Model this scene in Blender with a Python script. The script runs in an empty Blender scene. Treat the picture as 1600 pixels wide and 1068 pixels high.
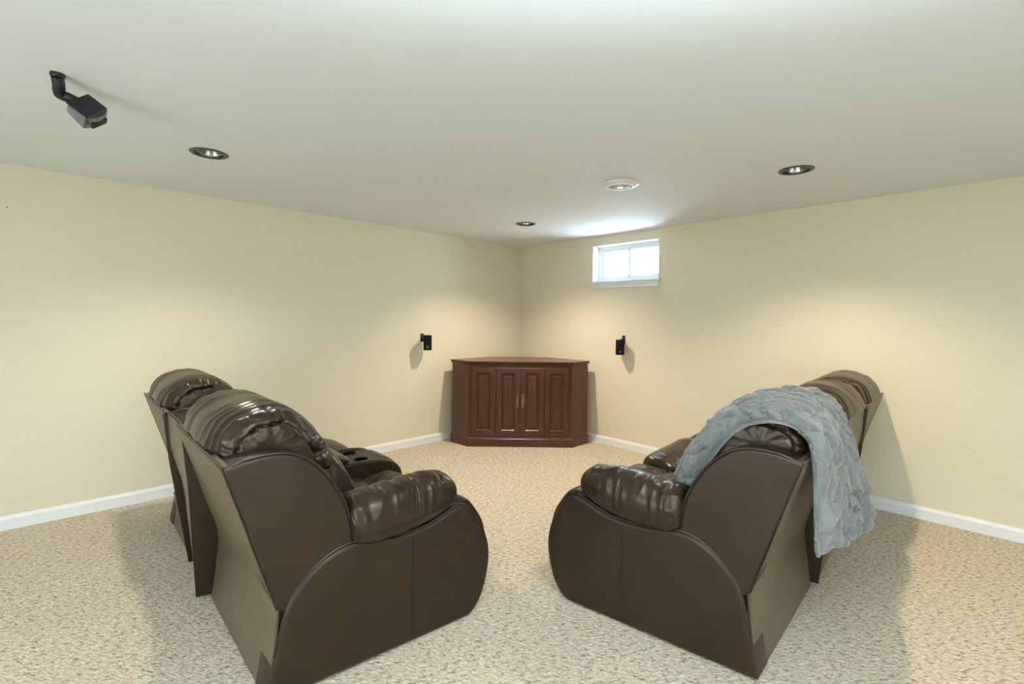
import bpy, bmesh, math, random
from mathutils import Vector, Matrix, noise, geometry

random.seed(7)
S = bpy.context.scene
COL = S.collection
PI = math.pi

# ------------------------------------------------------------------ camera
CAM_H = 1.4
cd = bpy.data.cameras.new('camera')
cam = bpy.data.objects.new('camera', cd)
COL.objects.link(cam)
cd.sensor_width = 36.0
cd.lens = 738.3 * 36.0 / 1600.0
cd.shift_y = -34.87 / 1600.0
cd.clip_start = 0.05
cam.matrix_world = Matrix.Translation((0, 0, CAM_H)) @ Matrix.Rotation(PI / 2, 4, 'X') @ Matrix.Rotation(0.0118, 4, 'Z')
S.camera = cam

# ------------------------------------------------------------------ world and exposure
w = bpy.data.worlds.new('world')
S.world = w
w.use_nodes = True
w.node_tree.nodes['Background'].inputs[0].default_value = (0.64, 0.83, 1.0, 1)
w.node_tree.nodes['Background'].inputs[1].default_value = 15.0
S.view_settings.view_transform = 'Standard'
S.view_settings.look = 'None'
S.view_settings.exposure = 1.02
S.view_settings.gamma = 1.0
S.view_settings.use_curve_mapping = False

# ------------------------------------------------------------------ room frame
YAW = math.radians(44.08)
CORNER = Vector((0.1198, 6.344, 0))
DL = Vector((-math.cos(YAW), -math.sin(YAW), 0))      # from the corner along the left wall
DR = Vector((math.sin(YAW), -math.cos(YAW), 0))       # from the corner along the right wall
HC = 2.369
LEN = 7.7
CANS = [(-1.817, 2.817), (1.791, 2.996), (0.127, 4.773)]


def lamp(name, kind, loc, energy, color, **kw):
    d = bpy.data.lights.new(name, kind)
    d.energy = energy
    d.color = color
    for k, v in kw.items():
        setattr(d, k, v)
    o = bpy.data.objects.new(name, d)
    COL.objects.link(o)
    o.location = loc
    return o


def aim(o, target):
    o.rotation_euler = (Vector(target) - o.location).to_track_quat('-Z', 'Y').to_euler()


# added fill: cool area lamps along the solid rear walls behind the camera
p = CORNER + DR * 3.6 + DL * (LEN - 0.06)
a = lamp('added_fill_rear_left', 'AREA', (p.x, p.y, 1.15), 60, (0.70, 0.87, 1.0), shape='RECTANGLE', size=2.6, size_y=1.9)
aim(a, a.location - DL * 3 + Vector((0, 0, 0.5)))
p = CORNER + DL * 4.2 + DR * (LEN - 0.06)
a = lamp('added_fill_rear_right', 'AREA', (p.x, p.y, 1.15), 35, (0.74, 0.90, 1.0), shape='RECTANGLE', size=1.6, size_y=1.9)
aim(a, a.location - DR * 3 + Vector((0, 0, 0.9)))
# added unseen lamp beside the camera, turned up to brighten the ceiling
fl = lamp('added_bounce_lamp', 'SPOT', (0.45, -0.35, 1.0), 660, (0.69, 0.84, 1.0), spot_size=math.radians(135), spot_blend=0.8, shadow_soft_size=0.04)
aim(fl, (0.35, -0.58, 2.6))
CAN_W = [42, 66, 72]
CAN_C = [(1.0, 0.92, 0.78), (1.0, 0.84, 0.60), (1.0, 0.89, 0.72)]


# ------------------------------------------------------------------ materials
def new_mat(name):
    m = bpy.data.materials.new(name)
    m.use_nodes = True
    nt = m.node_tree
    b = nt.nodes['Principled BSDF']
    return m, nt, b


def tex_noise(nt, scale, detail=3, vec=None, rough=0.5):
    n = nt.nodes.new('ShaderNodeTexNoise')
    n.inputs['Scale'].default_value = scale
    n.inputs['Detail'].default_value = detail
    n.inputs['Roughness'].default_value = rough
    if vec is not None:
        nt.links.new(vec, n.inputs['Vector'])
    return n


def coords(nt, rot=0.0, scale=(1, 1, 1), kind='Object'):
    c = nt.nodes.new('ShaderNodeTexCoord')
    mp = nt.nodes.new('ShaderNodeMapping')
    mp.inputs['Rotation'].default_value = (0, 0, rot)
    mp.inputs['Scale'].default_value = scale
    nt.links.new(c.outputs[kind], mp.inputs['Vector'])
    return mp.outputs['Vector']


def ramp(nt, fac, stops):
    r = nt.nodes.new('ShaderNodeValToRGB')
    el = r.color_ramp.elements
    while len(el) < len(stops):
        el.new(0.5)
    for e, (p_, c_) in zip(el, stops):
        e.position = p_
        e.color = (*c_, 1)
    nt.links.new(fac, r.inputs['Fac'])
    return r.outputs['Color']


def bump(nt, b, height, strength, dist, prev=None):
    n = nt.nodes.new('ShaderNodeBump')
    n.inputs['Strength'].default_value = strength
    n.inputs['Distance'].default_value = dist
    nt.links.new(height, n.inputs['Height'])
    if prev is not None:
        nt.links.new(prev, n.inputs['Normal'])
    nt.links.new(n.outputs['Normal'], b.inputs['Normal'])
    return n.outputs['Normal']


def plain(name, col, rough=0.5, metal=0.0, spec=0.5, nscale=40, var=0.06, bs=0.0):
    m, nt, b = new_mat(name)
    v = coords(nt)
    n = tex_noise(nt, nscale, 3, v)
    lo = tuple(c * (1 - var) for c in col)
    hi = tuple(min(1, c * (1 + var)) for c in col)
    nt.links.new(ramp(nt, n.outputs['Fac'], [(0.3, lo), (0.7, hi)]), b.inputs['Base Color'])
    b.inputs['Roughness'].default_value = rough
    b.inputs['Metallic'].default_value = metal
    b.inputs['Specular IOR Level'].default_value = spec
    if bs:
        bump(nt, b, n.outputs['Fac'], bs, 0.002)
    return m


M = {}
M['wall'] = plain('wall_paint', (0.745, 0.660, 0.495), 0.6, spec=0.35, nscale=180, var=0.012, bs=0.05)
M['ceiling'] = plain('ceiling_paint', (0.81, 0.83, 0.82), 0.8, spec=0.2, nscale=200, var=0.01)
M['white'] = plain('white_trim_paint', (0.82, 0.82, 0.80), 0.35, nscale=30, var=0.01)
M['vinyl'] = plain('window_vinyl', (0.84, 0.87, 0.90), 0.35, nscale=30, var=0.01)
M['black'] = plain('black_plastic', (0.012, 0.014, 0.016), 0.38, nscale=90, var=0.2)
M['cloth_black'] = plain('speaker_grille_cloth', (0.010, 0.012, 0.013), 0.8, nscale=400, var=0.4, bs=0.3)
M['grey_plastic'] = plain('grey_speaker_shell', (0.16, 0.16, 0.16), 0.35, nscale=60, var=0.05)
M['silver'] = plain('silver_plastic', (0.55, 0.55, 0.55), 0.25, metal=0.8, nscale=60, var=0.05)
M['nickel'] = plain('dark_nickel_trim', (0.10, 0.10, 0.085), 0.28, metal=0.85, nscale=30, var=0.1)
M['reflector'] = plain('lamp_reflector', (0.36, 0.36, 0.32), 0.25, metal=0.95, nscale=30, var=0.05)
M['brass'] = plain('aged_brass', (0.42, 0.30, 0.16), 0.35, metal=0.9, nscale=120, var=0.3)
M['steel'] = plain('nail_steel', (0.12, 0.12, 0.11), 0.4, metal=0.7)
M['vent_dark'] = plain('vent_shadow_grey', (0.25, 0.26, 0.26), 0.6)
M['cup'] = plain('black_cup_holder', (0.006, 0.006, 0.006), 0.3, nscale=30)

# leather
def leather(name, c0, c1, rough):
    m, nt, b = new_mat(name)
    v = coords(nt)
    n = tex_noise(nt, 7, 4, v)
    nt.links.new(ramp(nt, n.outputs['Fac'], [(0.3, c0), (0.72, c1)]), b.inputs['Base Color'])
    b.inputs['Roughness'].default_value = rough
    b.inputs['Specular IOR Level'].default_value = 0.42
    b.inputs['Specular Tint'].default_value = (1.0, 0.84, 0.66, 1)
    vo = nt.nodes.new('ShaderNodeTexVoronoi')
    vo.inputs['Scale'].default_value = 420
    nt.links.new(v, vo.inputs['Vector'])
    n1 = bump(nt, b, vo.outputs['Distance'], 0.10, 0.0008)
    n2 = tex_noise(nt, 24, 3, v)
    bump(nt, b, n2.outputs['Fac'], 0.10, 0.004, n1)
    return m


M['leather'] = leather('brown_leather', (0.0150, 0.0076, 0.0036), (0.023, 0.0120, 0.0060), 0.42)
M['leather_soft'] = leather('brown_cushion_leather', (0.019, 0.0105, 0.0060), (0.029, 0.0165, 0.0095), 0.29)
M['leather_back_lit'] = leather('brown_leather_back_lit', (0.100, 0.073, 0.042), (0.125, 0.093, 0.055), 0.42)  # same leather made paler: reflected wall light put into the colour
M['piping'] = plain('dark_piping', (0.016, 0.010, 0.007), 0.28, nscale=60, var=0.2)

# cherry wood
def wood(name, c0, c1, c2, rough, axis_scale):
    m, nt, b = new_mat(name)
    v = coords(nt, scale=axis_scale)
    n = tex_noise(nt, 3.0, 6, v, 0.6)
    nt.links.new(ramp(nt, n.outputs['Fac'], [(0.25, c0), (0.5, c1), (0.78, c2)]), b.inputs['Base Color'])
    b.inputs['Roughness'].default_value = rough
    b.inputs['Specular IOR Level'].default_value = 0.5
    bump(nt, b, n.outputs['Fac'], 0.06, 0.002)
    return m


M['wood'] = wood('cherry_wood', (0.052, 0.017, 0.009), (0.088, 0.029, 0.015), (0.130, 0.046, 0.023), 0.30, (14, 14, 1.2))
M['wood_top'] = wood('cherry_wood_top', (0.055, 0.014, 0.008), (0.09, 0.024, 0.013), (0.13, 0.037, 0.019), 0.27, (1.2, 14, 14))
M['wood_dark'] = plain('dark_joint_wood', (0.018, 0.006, 0.004), 0.5)

# carpet
m, nt, b = new_mat('berber_carpet')
v = coords(nt, rot=-YAW)
vs = coords(nt, rot=-YAW, scale=(1, 2.3, 1))
big = tex_noise(nt, 1.4, 2, v)
mid = tex_noise(nt, 34, 3, vs, 0.75)
vor = nt.nodes.new('ShaderNodeTexVoronoi')
vor.inputs['Scale'].default_value = 52
vor.inputs['Randomness'].default_value = 0.75
nt.links.new(vs, vor.inputs['Vector'])
colA = ramp(nt, mid.outputs['Fac'], [(0.34, (0.17, 0.12, 0.07)), (0.44, (0.58, 0.48, 0.35)), (0.60, (0.75, 0.65, 0.50)), (0.72, (0.87, 0.80, 0.66))])
mix = nt.nodes.new('ShaderNodeMix')
mix.data_type = 'RGBA'
mix.blend_type = 'MULTIPLY'
mix.inputs['Factor'].default_value = 0.55
nt.links.new(colA, mix.inputs['A'])
nt.links.new(ramp(nt, vor.outputs['Distance'], [(0.15, (1, 1, 1)), (0.75, (0.62, 0.58, 0.52))]), mix.inputs['B'])
mix2 = nt.nodes.new('ShaderNodeMix')
mix2.data_type = 'RGBA'
mix2.blend_type = 'MULTIPLY'
mix2.inputs['Factor'].default_value = 0.25
nt.links.new(mix.outputs['Result'], mix2.inputs['A'])
nt.links.new(ramp(nt, big.outputs['Fac'], [(0.35, (0.88, 0.87, 0.86)), (0.65, (1, 1, 1))]), mix2.inputs['B'])
nt.links.new(mix2.outputs['Result'], b.inputs['Base Color'])
b.inputs['Roughness'].default_value = 0.95
b.inputs['Specular IOR Level'].default_value = 0.1
b.inputs['Sheen Weight'].default_value = 0.15
inv = nt.nodes.new('ShaderNodeMath')
inv.operation = 'SUBTRACT'
inv.inputs[0].default_value = 1.0
nt.links.new(vor.outputs['Distance'], inv.inputs[1])
bn = bump(nt, b, inv.outputs[0], 0.8, 0.006)
bump(nt, b, mid.outputs['Fac'], 0.5, 0.005, bn)
M['carpet'] = m

# plush blanket
m, nt, b = new_mat('grey_plush')
v = coords(nt)
n = tex_noise(nt, 260, 4, v, 0.7)
n2 = tex_noise(nt, 16, 3, v)
nt.links.new(ramp(nt, n2.outputs['Fac'], [(0.3, (0.138, 0.137, 0.126)), (0.7, (0.200, 0.196, 0.180))]), b.inputs['Base Color'])
b.inputs['Roughness'].default_value = 0.9
b.inputs['Specular IOR Level'].default_value = 0.15
b.inputs['Sheen Weight'].default_value = 0.35
b.inputs['Sheen Roughness'].default_value = 0.5
bump(nt, b, n.outputs['Fac'], 0.45, 0.002)
M['plush'] = m

# thin window glass
m = bpy.data.materials.new('window_glass')
m.use_nodes = True
nt = m.node_tree
nt.nodes.clear()
out = nt.nodes.new('ShaderNodeOutputMaterial')
mx = nt.nodes.new('ShaderNodeMixShader')
tr = nt.nodes.new('ShaderNodeBsdfTransparent')
gl = nt.nodes.new('ShaderNodeBsdfGlossy')
gl.inputs['Roughness'].default_value = 0.02
fr = nt.nodes.new('ShaderNodeFresnel')
fr.inputs['IOR'].default_value = 1.25
nt.links.new(fr.outputs[0], mx.inputs[0])
nt.links.new(tr.outputs[0], mx.inputs[1])
nt.links.new(gl.outputs[0], mx.inputs[2])
nt.links.new(mx.outputs[0], out.inputs[0])
M['glass'] = m


def emis(name, col, s):
    m = bpy.data.materials.new(name)
    m.use_nodes = True
    b_ = m.node_tree.nodes['Principled BSDF']
    b_.inputs['Base Color'].default_value = (0.8, 0.8, 0.8, 1)
    b_.inputs['Emission Color'].default_value = (*col, 1)
    b_.inputs['Emission Strength'].default_value = s
    return m


M['bulb'] = emis('lit_bulb', (1.0, 0.97, 0.86), 1.3)


# ------------------------------------------------------------------ mesh helpers
def link(name, bm, mat, parent=None, loc=None, angle=35, smooth=True):
    me = bpy.data.meshes.new(name)
    bmesh.ops.recalc_face_normals(bm, faces=bm.faces)
    bm.to_mesh(me)
    bm.free()
    if smooth:
        me.shade_smooth()
        me.set_sharp_from_angle(angle=math.radians(angle))
    me.materials.append(M[mat] if isinstance(mat, str) else mat)
    o = bpy.data.objects.new(name, me)
    COL.objects.link(o)
    if parent is not None:
        o.parent = parent
    if loc is not None:
        o.location = loc
    return o


def structure(o):
    o['kind'] = 'structure'
    return o


def thing(name, label, cat, loc=(0, 0, 0), rz=0.0, group=None):
    o = bpy.data.objects.new(name, None)
    o.empty_display_size = 0.1
    COL.objects.link(o)
    o.location = loc
    o.rotation_euler = (0, 0, rz)
    o['label'] = label
    o['category'] = cat
    if group:
        o['group'] = group
    return o


def add_box(bm, lo, hi, bevel=0.0, T=None, seg=2):
    r = bmesh.ops.create_cube(bm, size=1.0)
    vs_ = r['verts']
    for v_ in vs_:
        v_.co = Vector([(lo[i] + hi[i]) / 2 + v_.co[i] * (hi[i] - lo[i]) for i in range(3)])
    if bevel:
        es = list({e for v_ in vs_ for e in v_.link_edges})
        rb = bmesh.ops.bevel(bm, geom=es, offset=bevel, segments=seg, profile=0.5, affect='EDGES')
        vs_ = list({v_ for f in rb['faces'] for v_ in f.verts} | {v_ for v_ in vs_ if v_.is_valid})
    if T is not None:
        for v_ in vs_:
            v_.co = T(v_.co)
    return vs_


def add_loft(bm, sections, closed=True, cap=True, capf=None):
    rows = [[bm.verts.new(p_) for p_ in sec] for sec in sections]
    n_ = len(rows[0])
    for a_, b_ in zip(rows[:-1], rows[1:]):
        for i in range(n_ if closed else n_ - 1):
            j = (i + 1) % n_
            bm.faces.new((a_[i], a_[j], b_[j], b_[i]))
    if cap:
        if capf is None:
            bm.faces.new(rows[0][::-1])
            bm.faces.new(rows[-1])
        else:
            for r_ in (rows[0], rows[-1]):
                c_ = bm.verts.new(sum((v_.co for v_ in r_), Vector()) / n_)
                for i in range(n_):
                    bm.faces.new((r_[i], r_[(i + 1) % n_], c_))
    return rows


def add_tube(bm, pts, r, seg=8, cap=True):
    pts = [Vector(p_) for p_ in pts]
    secs = []
    prev = None
    for i, p_ in enumerate(pts):
        d = (pts[min(i + 1, len(pts) - 1)] - pts[max(i - 1, 0)]).normalized()
        if prev is None:
            up = Vector((0, 0, 1)) if abs(d.z) < 0.9 else Vector((1, 0, 0))
            u = d.cross(up).normalized()
        else:
            u = (prev - d * prev.dot(d)).normalized()
        prev = u
        v_ = d.cross(u)
        rr = r[i] if isinstance(r, (list, tuple)) else r
        secs.append([p_ + (u * math.cos(2 * PI * k / seg) + v_ * math.sin(2 * PI * k / seg)) * rr for k in range(seg)])
    add_loft(bm, secs, True, cap)


def add_lathe(bm, prof, seg=32, center=(0, 0, 0), T=None):
    secs = []
    for (r_, z_) in prof:
        secs.append([Vector((r_ * math.cos(2 * PI * k / seg), r_ * math.sin(2 * PI * k / seg), z_)) + Vector(center) for k in range(seg)])
    if T is not None:
        secs = [[T(p_) for p_ in s_] for s_ in secs]
    add_loft(bm, secs, True, False)


def cr(p0, p1, p2, p3, t):
    return tuple(0.5 * ((2 * b_) + (-a_ + c_) * t + (2 * a_ - 5 * b_ + 4 * c_ - d_) * t * t + (-a_ + 3 * b_ - 3 * c_ + d_) * t ** 3)
                 for a_, b_, c_, d_ in zip(p0, p1, p2, p3))


def smooth(pts, sub=4, closed=True):
    """Catmull-Rom; a point written twice in a row stays a sharp corner"""
    n_ = len(pts)
    outp = []
    rng = range(n_ if closed else n_ - 1)
    for i in rng:
        p1, p2 = pts[i], pts[(i + 1) % n_]
        if p1 == p2:
            continue
        p0 = pts[(i - 1) % n_] if (closed or i > 0) else p1
        p3 = pts[(i + 2) % n_] if (closed or i + 2 < n_) else p2
        for k in range(sub):
            outp.append(cr(p0, p1, p2, p3, k / sub))
    if not closed:
        outp.append(pts[-1])
    return outp


def resample(pts, n_, closed=False):
    pp = [Vector(p_) for p_ in pts]
    if closed:
        pp.append(pp[0].copy())
    L = [0]
    for a_, b_ in zip(pp[:-1], pp[1:]):
        L.append(L[-1] + (b_ - a_).length)
    res = []
    m_ = n_ if closed else n_ - 1
    k = 0
    for i in range(n_):
        d = L[-1] * i / m_
        while k < len(L) - 2 and L[k + 1] < d:
            k += 1
        f = (d - L[k]) / max(1e-9, L[k + 1] - L[k])
        res.append(tuple(pp[k].lerp(pp[k + 1], min(1, f))))
    return res


def inset(prof, d):
    """inset of a closed 2D polygon by d"""
    n_ = len(prof)
    area = sum(prof[i][0] * prof[(i + 1) % n_][1] - prof[(i + 1) % n_][0] * prof[i][1] for i in range(n_))
    sg = 1 if area > 0 else -1
    res = []
    for i in range(n_):
        a_ = Vector(prof[i - 1]); b_ = Vector(prof[i]); c_ = Vector(prof[(i + 1) % n_])
        e1 = (b_ - a_); e2 = (c_ - b_)
        if e1.length < 1e-7: e1 = e2
        if e2.length < 1e-7: e2 = e1
        n1 = Vector((-e1.y, e1.x)).normalized() * sg
        n2 = Vector((-e2.y, e2.x)).normalized() * sg
        nn = (n1 + n2)
        nn = nn / max(0.5, nn.length_squared / 2)
        res.append(tuple(b_ + nn * d))
    return res


def plate_with_holes(outer, holes, seg=40):
    """2D verts / faces of a polygon with round holes"""
    vs_, ed = [], []
    def loop(pts):
        s_ = len(vs_)
        vs_.extend(Vector(p_) for p_ in pts)
        ed.extend((s_ + i, s_ + (i + 1) % len(pts)) for i in range(len(pts)))
    loop(outer)
    for (x, y, r_) in holes:
        loop([(x + r_ * math.cos(2 * PI * k / seg), y + r_ * math.sin(2 * PI * k / seg)) for k in range(seg)])
    vo_, eo_, fo_, *_r = geometry.delaunay_2d_cdt(vs_, ed, [], 1, 1e-6)
    fs = []
    for f in fo_:
        c_ = sum((Vector(vo_[i]) for i in f), Vector((0, 0))) / len(f)
        if all((c_ - Vector((x, y))).length > r_ * 0.99 for (x, y, r_) in holes):
            fs.append(f)
    return vo_, fs


# ------------------------------------------------------------------ room
C = CORNER
P_left_end = C + DL * LEN
P_right_end = C + DR * LEN
P_back = C + DL * LEN + DR * LEN

bm = bmesh.new()
q = [bm.verts.new(p_) for p_ in (C, P_left_end, P_back, P_right_end)]
bm.faces.new(q)
r_ = bmesh.ops.extrude_face_region(bm, geom=list(bm.faces))
for v_ in r_['geom']:
    if isinstance(v_, bmesh.types.BMVert):
        v_.co.z -= 0.08
structure(link('floor', bm, 'carpet', smooth=False))

bm = bmesh.new()
vo_, fs = plate_with_holes([tuple(p_.xy) for p_ in (C, P_left_end, P_back, P_right_end)], [(x, y, 0.086) for x, y in CANS])
vv = [bm.verts.new((p_[0], p_[1], HC)) for p_ in vo_]
for f in fs:
    bm.faces.new([vv[i] for i in f])
ceil_o = structure(link('ceiling', bm, 'ceiling', smooth=False))


def wall(name, a_, b_, n_out, hole=None, thick=0.2):
    """wall from a to b with an optional rectangular opening (d0, d1, z0, z1) measured from a"""
    bm_ = bmesh.new()
    d = (b_ - a_).normalized()
    Lw = (b_ - a_).length
    xs = [0, Lw]
    zs = [0, HC]
    if hole:
        xs = [0, hole[0], hole[1], Lw]
        zs = [0, hole[2], hole[3], HC]
    def P_(x, z, o_):
        return a_ + d * x + Vector((0, 0, z)) + n_out * o_
    for i in range(len(xs) - 1):
        for j in range(len(zs) - 1):
            if hole and i == 1 and j == 1:
                continue
            for o_ in (0, thick):
                bm_.faces.new([bm_.verts.new(P_(x, z, o_)) for x, z in ((xs[i], zs[j]), (xs[i + 1], zs[j]), (xs[i + 1], zs[j + 1]), (xs[i], zs[j + 1]))])
    if hole:
        h0, h1, k0, k1 = hole
        for (x0, z0, x1, z1) in ((h0, k0, h1, k0), (h0, k1, h1, k1), (h0, k0, h0, k1), (h1, k0, h1, k1)):
            bm_.faces.new([bm_.verts.new(P_(x, z, o_)) for x, z, o_ in ((x0, z0, 0), (x1, z1, 0), (x1, z1, thick), (x0, z0, thick))])
    for (x0, z0, x1, z1) in ((0, 0, Lw, 0), (0, HC, Lw, HC), (0, 0, 0, HC), (Lw, 0, Lw, HC)):
        bm_.faces.new([bm_.verts.new(P_(x, z, o_)) for x, z, o_ in ((x0, z0, 0), (x1, z1, 0), (x1, z1, thick), (x0, z0, thick))])
    bmesh.ops.remove_doubles(bm_, verts=bm_.verts, dist=1e-5)
    return structure(link(name, bm_, 'wall', smooth=False))


WIN = (1.167, 2.011, 1.845, 2.266)
wall('wall_left', C, P_left_end, -DR)
wall('wall_right', C, P_right_end, -DL, hole=WIN)
wall('wall_rear_left', P_left_end, P_back, DL)
wall('wall_rear_right', P_right_end, P_back, DR)


def run_profile(name, a_, b_, inward, prof, mat='white'):
    """prof: (offset from wall, z) closed"""
    bm_ = bmesh.new()
    secs = [[p0 + inward * o_ + Vector((0, 0, z)) for (o_, z) in prof] for p0 in (a_, b_)]
    add_loft(bm_, secs, True, True)
    return link(name, bm_, mat, smooth=False)


BB = [(0.0, 0.0), (0.014, 0.0), (0.014, 0.068), (0.011, 0.076), (0.007, 0.083), (0.005, 0.091), (0.0, 0.091)]
structure(run_profile('baseboard_left', C + DR * 0.0, P_left_end, DR, BB))
structure(run_profile('baseboard_right', C + DL * 0.0, P_right_end, DL, BB))

# ------------------------------------------------------------------ window
def RW(x, o_, z):           # x along the right wall, o_ outward
    return C + DR * x - DL * o_ + Vector((0, 0, z))


w0, w1, z0, z1 = WIN
DEP = 0.115
win = bpy.data.objects.new('window_1', None)
COL.objects.link(win)
win.location = RW((w0 + w1) / 2, 0, z0)
win['kind'] = 'structure'
WO = win.location.copy()


def wbox(name, specs, mat, parent, bev=0.003):
    bm_ = bmesh.new()
    for (x0, x1, o0, o1, a0, a1) in specs:
        add_box(bm_, (x0, o0, a0), (x1, o1, a1), bev, T=lambda c_: RW(c_.x, c_.y, c_.z) - WO)
    return link(name, bm_, mat, parent, smooth=False)


g = 0.0015
t_ = 0.008
wbox('window_liner', [(w0 + g, w0 + t_, 0.0, 0.198, z0 + g, z1 - g), (w1 - t_, w1 - g, 0.0, 0.198, z0 + g, z1 - g),
                      (w0 + g, w1 - g, 0.0, 0.198, z1 - t_, z1 - g), (w0 + g, w1 - g, 0.0, 0.198, z0 + g, z0 + t_)], 'white', win, 0.0)
f0, f1 = DEP, DEP + 0.06
fw = 0.035
wbox('window_frame', [(w0 + t_, w0 + fw, f0, f1, z0 + t_, z1 - t_), (w1 - fw, w1 - t_, f0, f1, z0 + t_, z1 - t_),
                      (w0 + t_, w1 - t_, f0, f1, z1 - fw, z1 - t_), (w0 + t_, w1 - t_, f0, f1, z0 + t_, z0 + fw)], 'vinyl', win)
mid = (w0 + w1) / 2 + 0.0
for (a0, a1, oo) in ((w0 + fw, mid + 0.015, f0 + 0.03), (mid - 0.02, w1 - fw, f0 + 0.005)):
    sw = 0.032
    sash = wbox('sash', [(a0, a0 + sw, oo, oo + 0.02, z0 + fw, z1 - fw), (a1 - sw, a1, oo, oo + 0.02, z0 + fw, z1 - fw),
                         (a0, a1, oo, oo + 0.02, z1 - fw - sw, z1 - fw), (a0, a1, oo, oo + 0.02, z0 + fw, z0 + fw + sw)], 'vinyl', win)
    wbox('pane', [(a0 + sw - 0.004, a1 - sw + 0.004, oo + 0.008, oo + 0.012, z0 + fw + sw - 0.004, z1 - fw - sw + 0.004)], 'glass', sash, 0.0)
wbox('window_stool', [(w0 - 0.018, w1 + 0.018, -0.028, 0.0, z0 - 0.018, z0 + 0.004)], 'white', win, 0.004)
bm = bmesh.new()
secs = []
for (o_, z_, e_) in ((-0.001, -0.019, 0.0), (-0.018, -0.019, 0.0), (-0.016, -0.045, 0.0), (-0.010, -0.056, 0.0), (-0.012, -0.07, 0.012), (-0.001, -0.078, 0.018)):
    secs.append([RW(x, o_, z0 + z_) - WO for x in (w0 - 0.004 + e_, w1 + 0.004 - e_)])
rows = [[bm.verts.new(p_) for p_ in s_] for s_ in secs]
for i in range(len(rows)):
    a_, b_ = rows[i], rows[(i + 1) % len(rows)]
    bm.faces.new((a_[0], a_[1], b_[1], b_[0]))
bm.faces.new([r_[0] for r_ in rows]); bm.faces.new([r_[1] for r_ in rows])
link('window_apron', bm, 'white', win, smooth=False)
# daylight portal
pt = lamp('window_portal', 'AREA', RW((w0 + w1) / 2, 0.21, (z0 + z1) / 2), 1.0, (1, 1, 1), shape='RECTANGLE', size=w1 - w0, size_y=z1 - z0)
aim(pt, pt.location + DL)
pt.data.cycles.is_portal = True

# ------------------------------------------------------------------ ceiling lamps and vent
can_labels = ['dark-rimmed recessed ceiling light on the left, nearest the long left wall',
              'dark-rimmed recessed ceiling light on the right, above the sofa with the blanket',
              'smallest-looking dark-rimmed recessed ceiling light, near the corner above the cabinet']
for (x, y), lab, W_, Cc in zip(CANS, can_labels, CAN_W, CAN_C):
    t = thing('recessed_light', lab, 'ceiling light', (x, y, HC), group='recessed ceiling lights')
    bm = bmesh.new()
    add_lathe(bm, [(0.078, 0.010), (0.077, -0.001), (0.081, -0.006), (0.096, -0.005), (0.101, -0.0005), (0.097, 0.0)], 48)
    link('trim_ring', bm, 'nickel', t)
    bm = bmesh.new()
    add_lathe(bm, [(0.0835, 0.0), (0.078, 0.02), (0.070, 0.055), (0.058, 0.085), (0.050, 0.11), (0.001, 0.112)], 48)
    link('reflector', bm, 'reflector', t)
    bm = bmesh.new()
    add_lathe(bm, [(0.001, 0.044), (0.020, 0.046), (0.036, 0.053), (0.043, 0.066), (0.030, 0.09), (0.02, 0.11)], 32)
    link('bulb', bm, 'bulb', t)
    s = lamp('can_lamp', 'SPOT', (x, y, HC - 0.012), W_, Cc, spot_size=math.radians(128), spot_blend=0.85, shadow_soft_size=0.012 if y > 4 else 0.05)

t = thing('ceiling_vent', 'round white air vent on the ceiling in front of the window', 'vent', (0.757, 3.357, HC))
bm = bmesh.new()
add_lathe(bm, [(0.132, -0.0005), (0.130, -0.005), (0.118, -0.009), (0.095, -0.016), (0.090, -0.022), (0.084, -0.022), (0.080, -0.015), (0.078, -0.004)], 48)
link('flange', bm, 'white', t)
bm = bmesh.new()
add_lathe(bm, [(0.001, -0.004), (0.078, -0.004)], 40)
link('throat', bm, 'vent_dark', t)
for r0 in (0.062, 0.040):
    bm = bmesh.new()
    add_lathe(bm, [(r0, -0.006), (r0 + 0.010, -0.021), (r0 + 0.006, -0.022), (r0 - 0.004, -0.007)], 40)
    link('diffuser_ring', bm, 'white', t)
bm = bmesh.new()
add_lathe(bm, [(0.001, -0.024), (0.020, -0.023), (0.024, -0.018), (0.012, -0.006)], 32)
link('centre_cap', bm, 'white', t)

# nail in the left wall
pn = C + DL * 4.725 + Vector((0, 0, 2.086))
t = thing('nail', 'tiny dark nail in the left wall near the ceiling', 'nail', pn)
bm = bmesh.new()
add_tube(bm, [Vector((0, 0, 0)), DR * 0.008], 0.002, 8)
add_tube(bm, [DR * 0.008, DR * 0.010], 0.0045, 10)
link('nail_body', bm, 'steel', t)
t.name = 'wall_nail'

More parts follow.
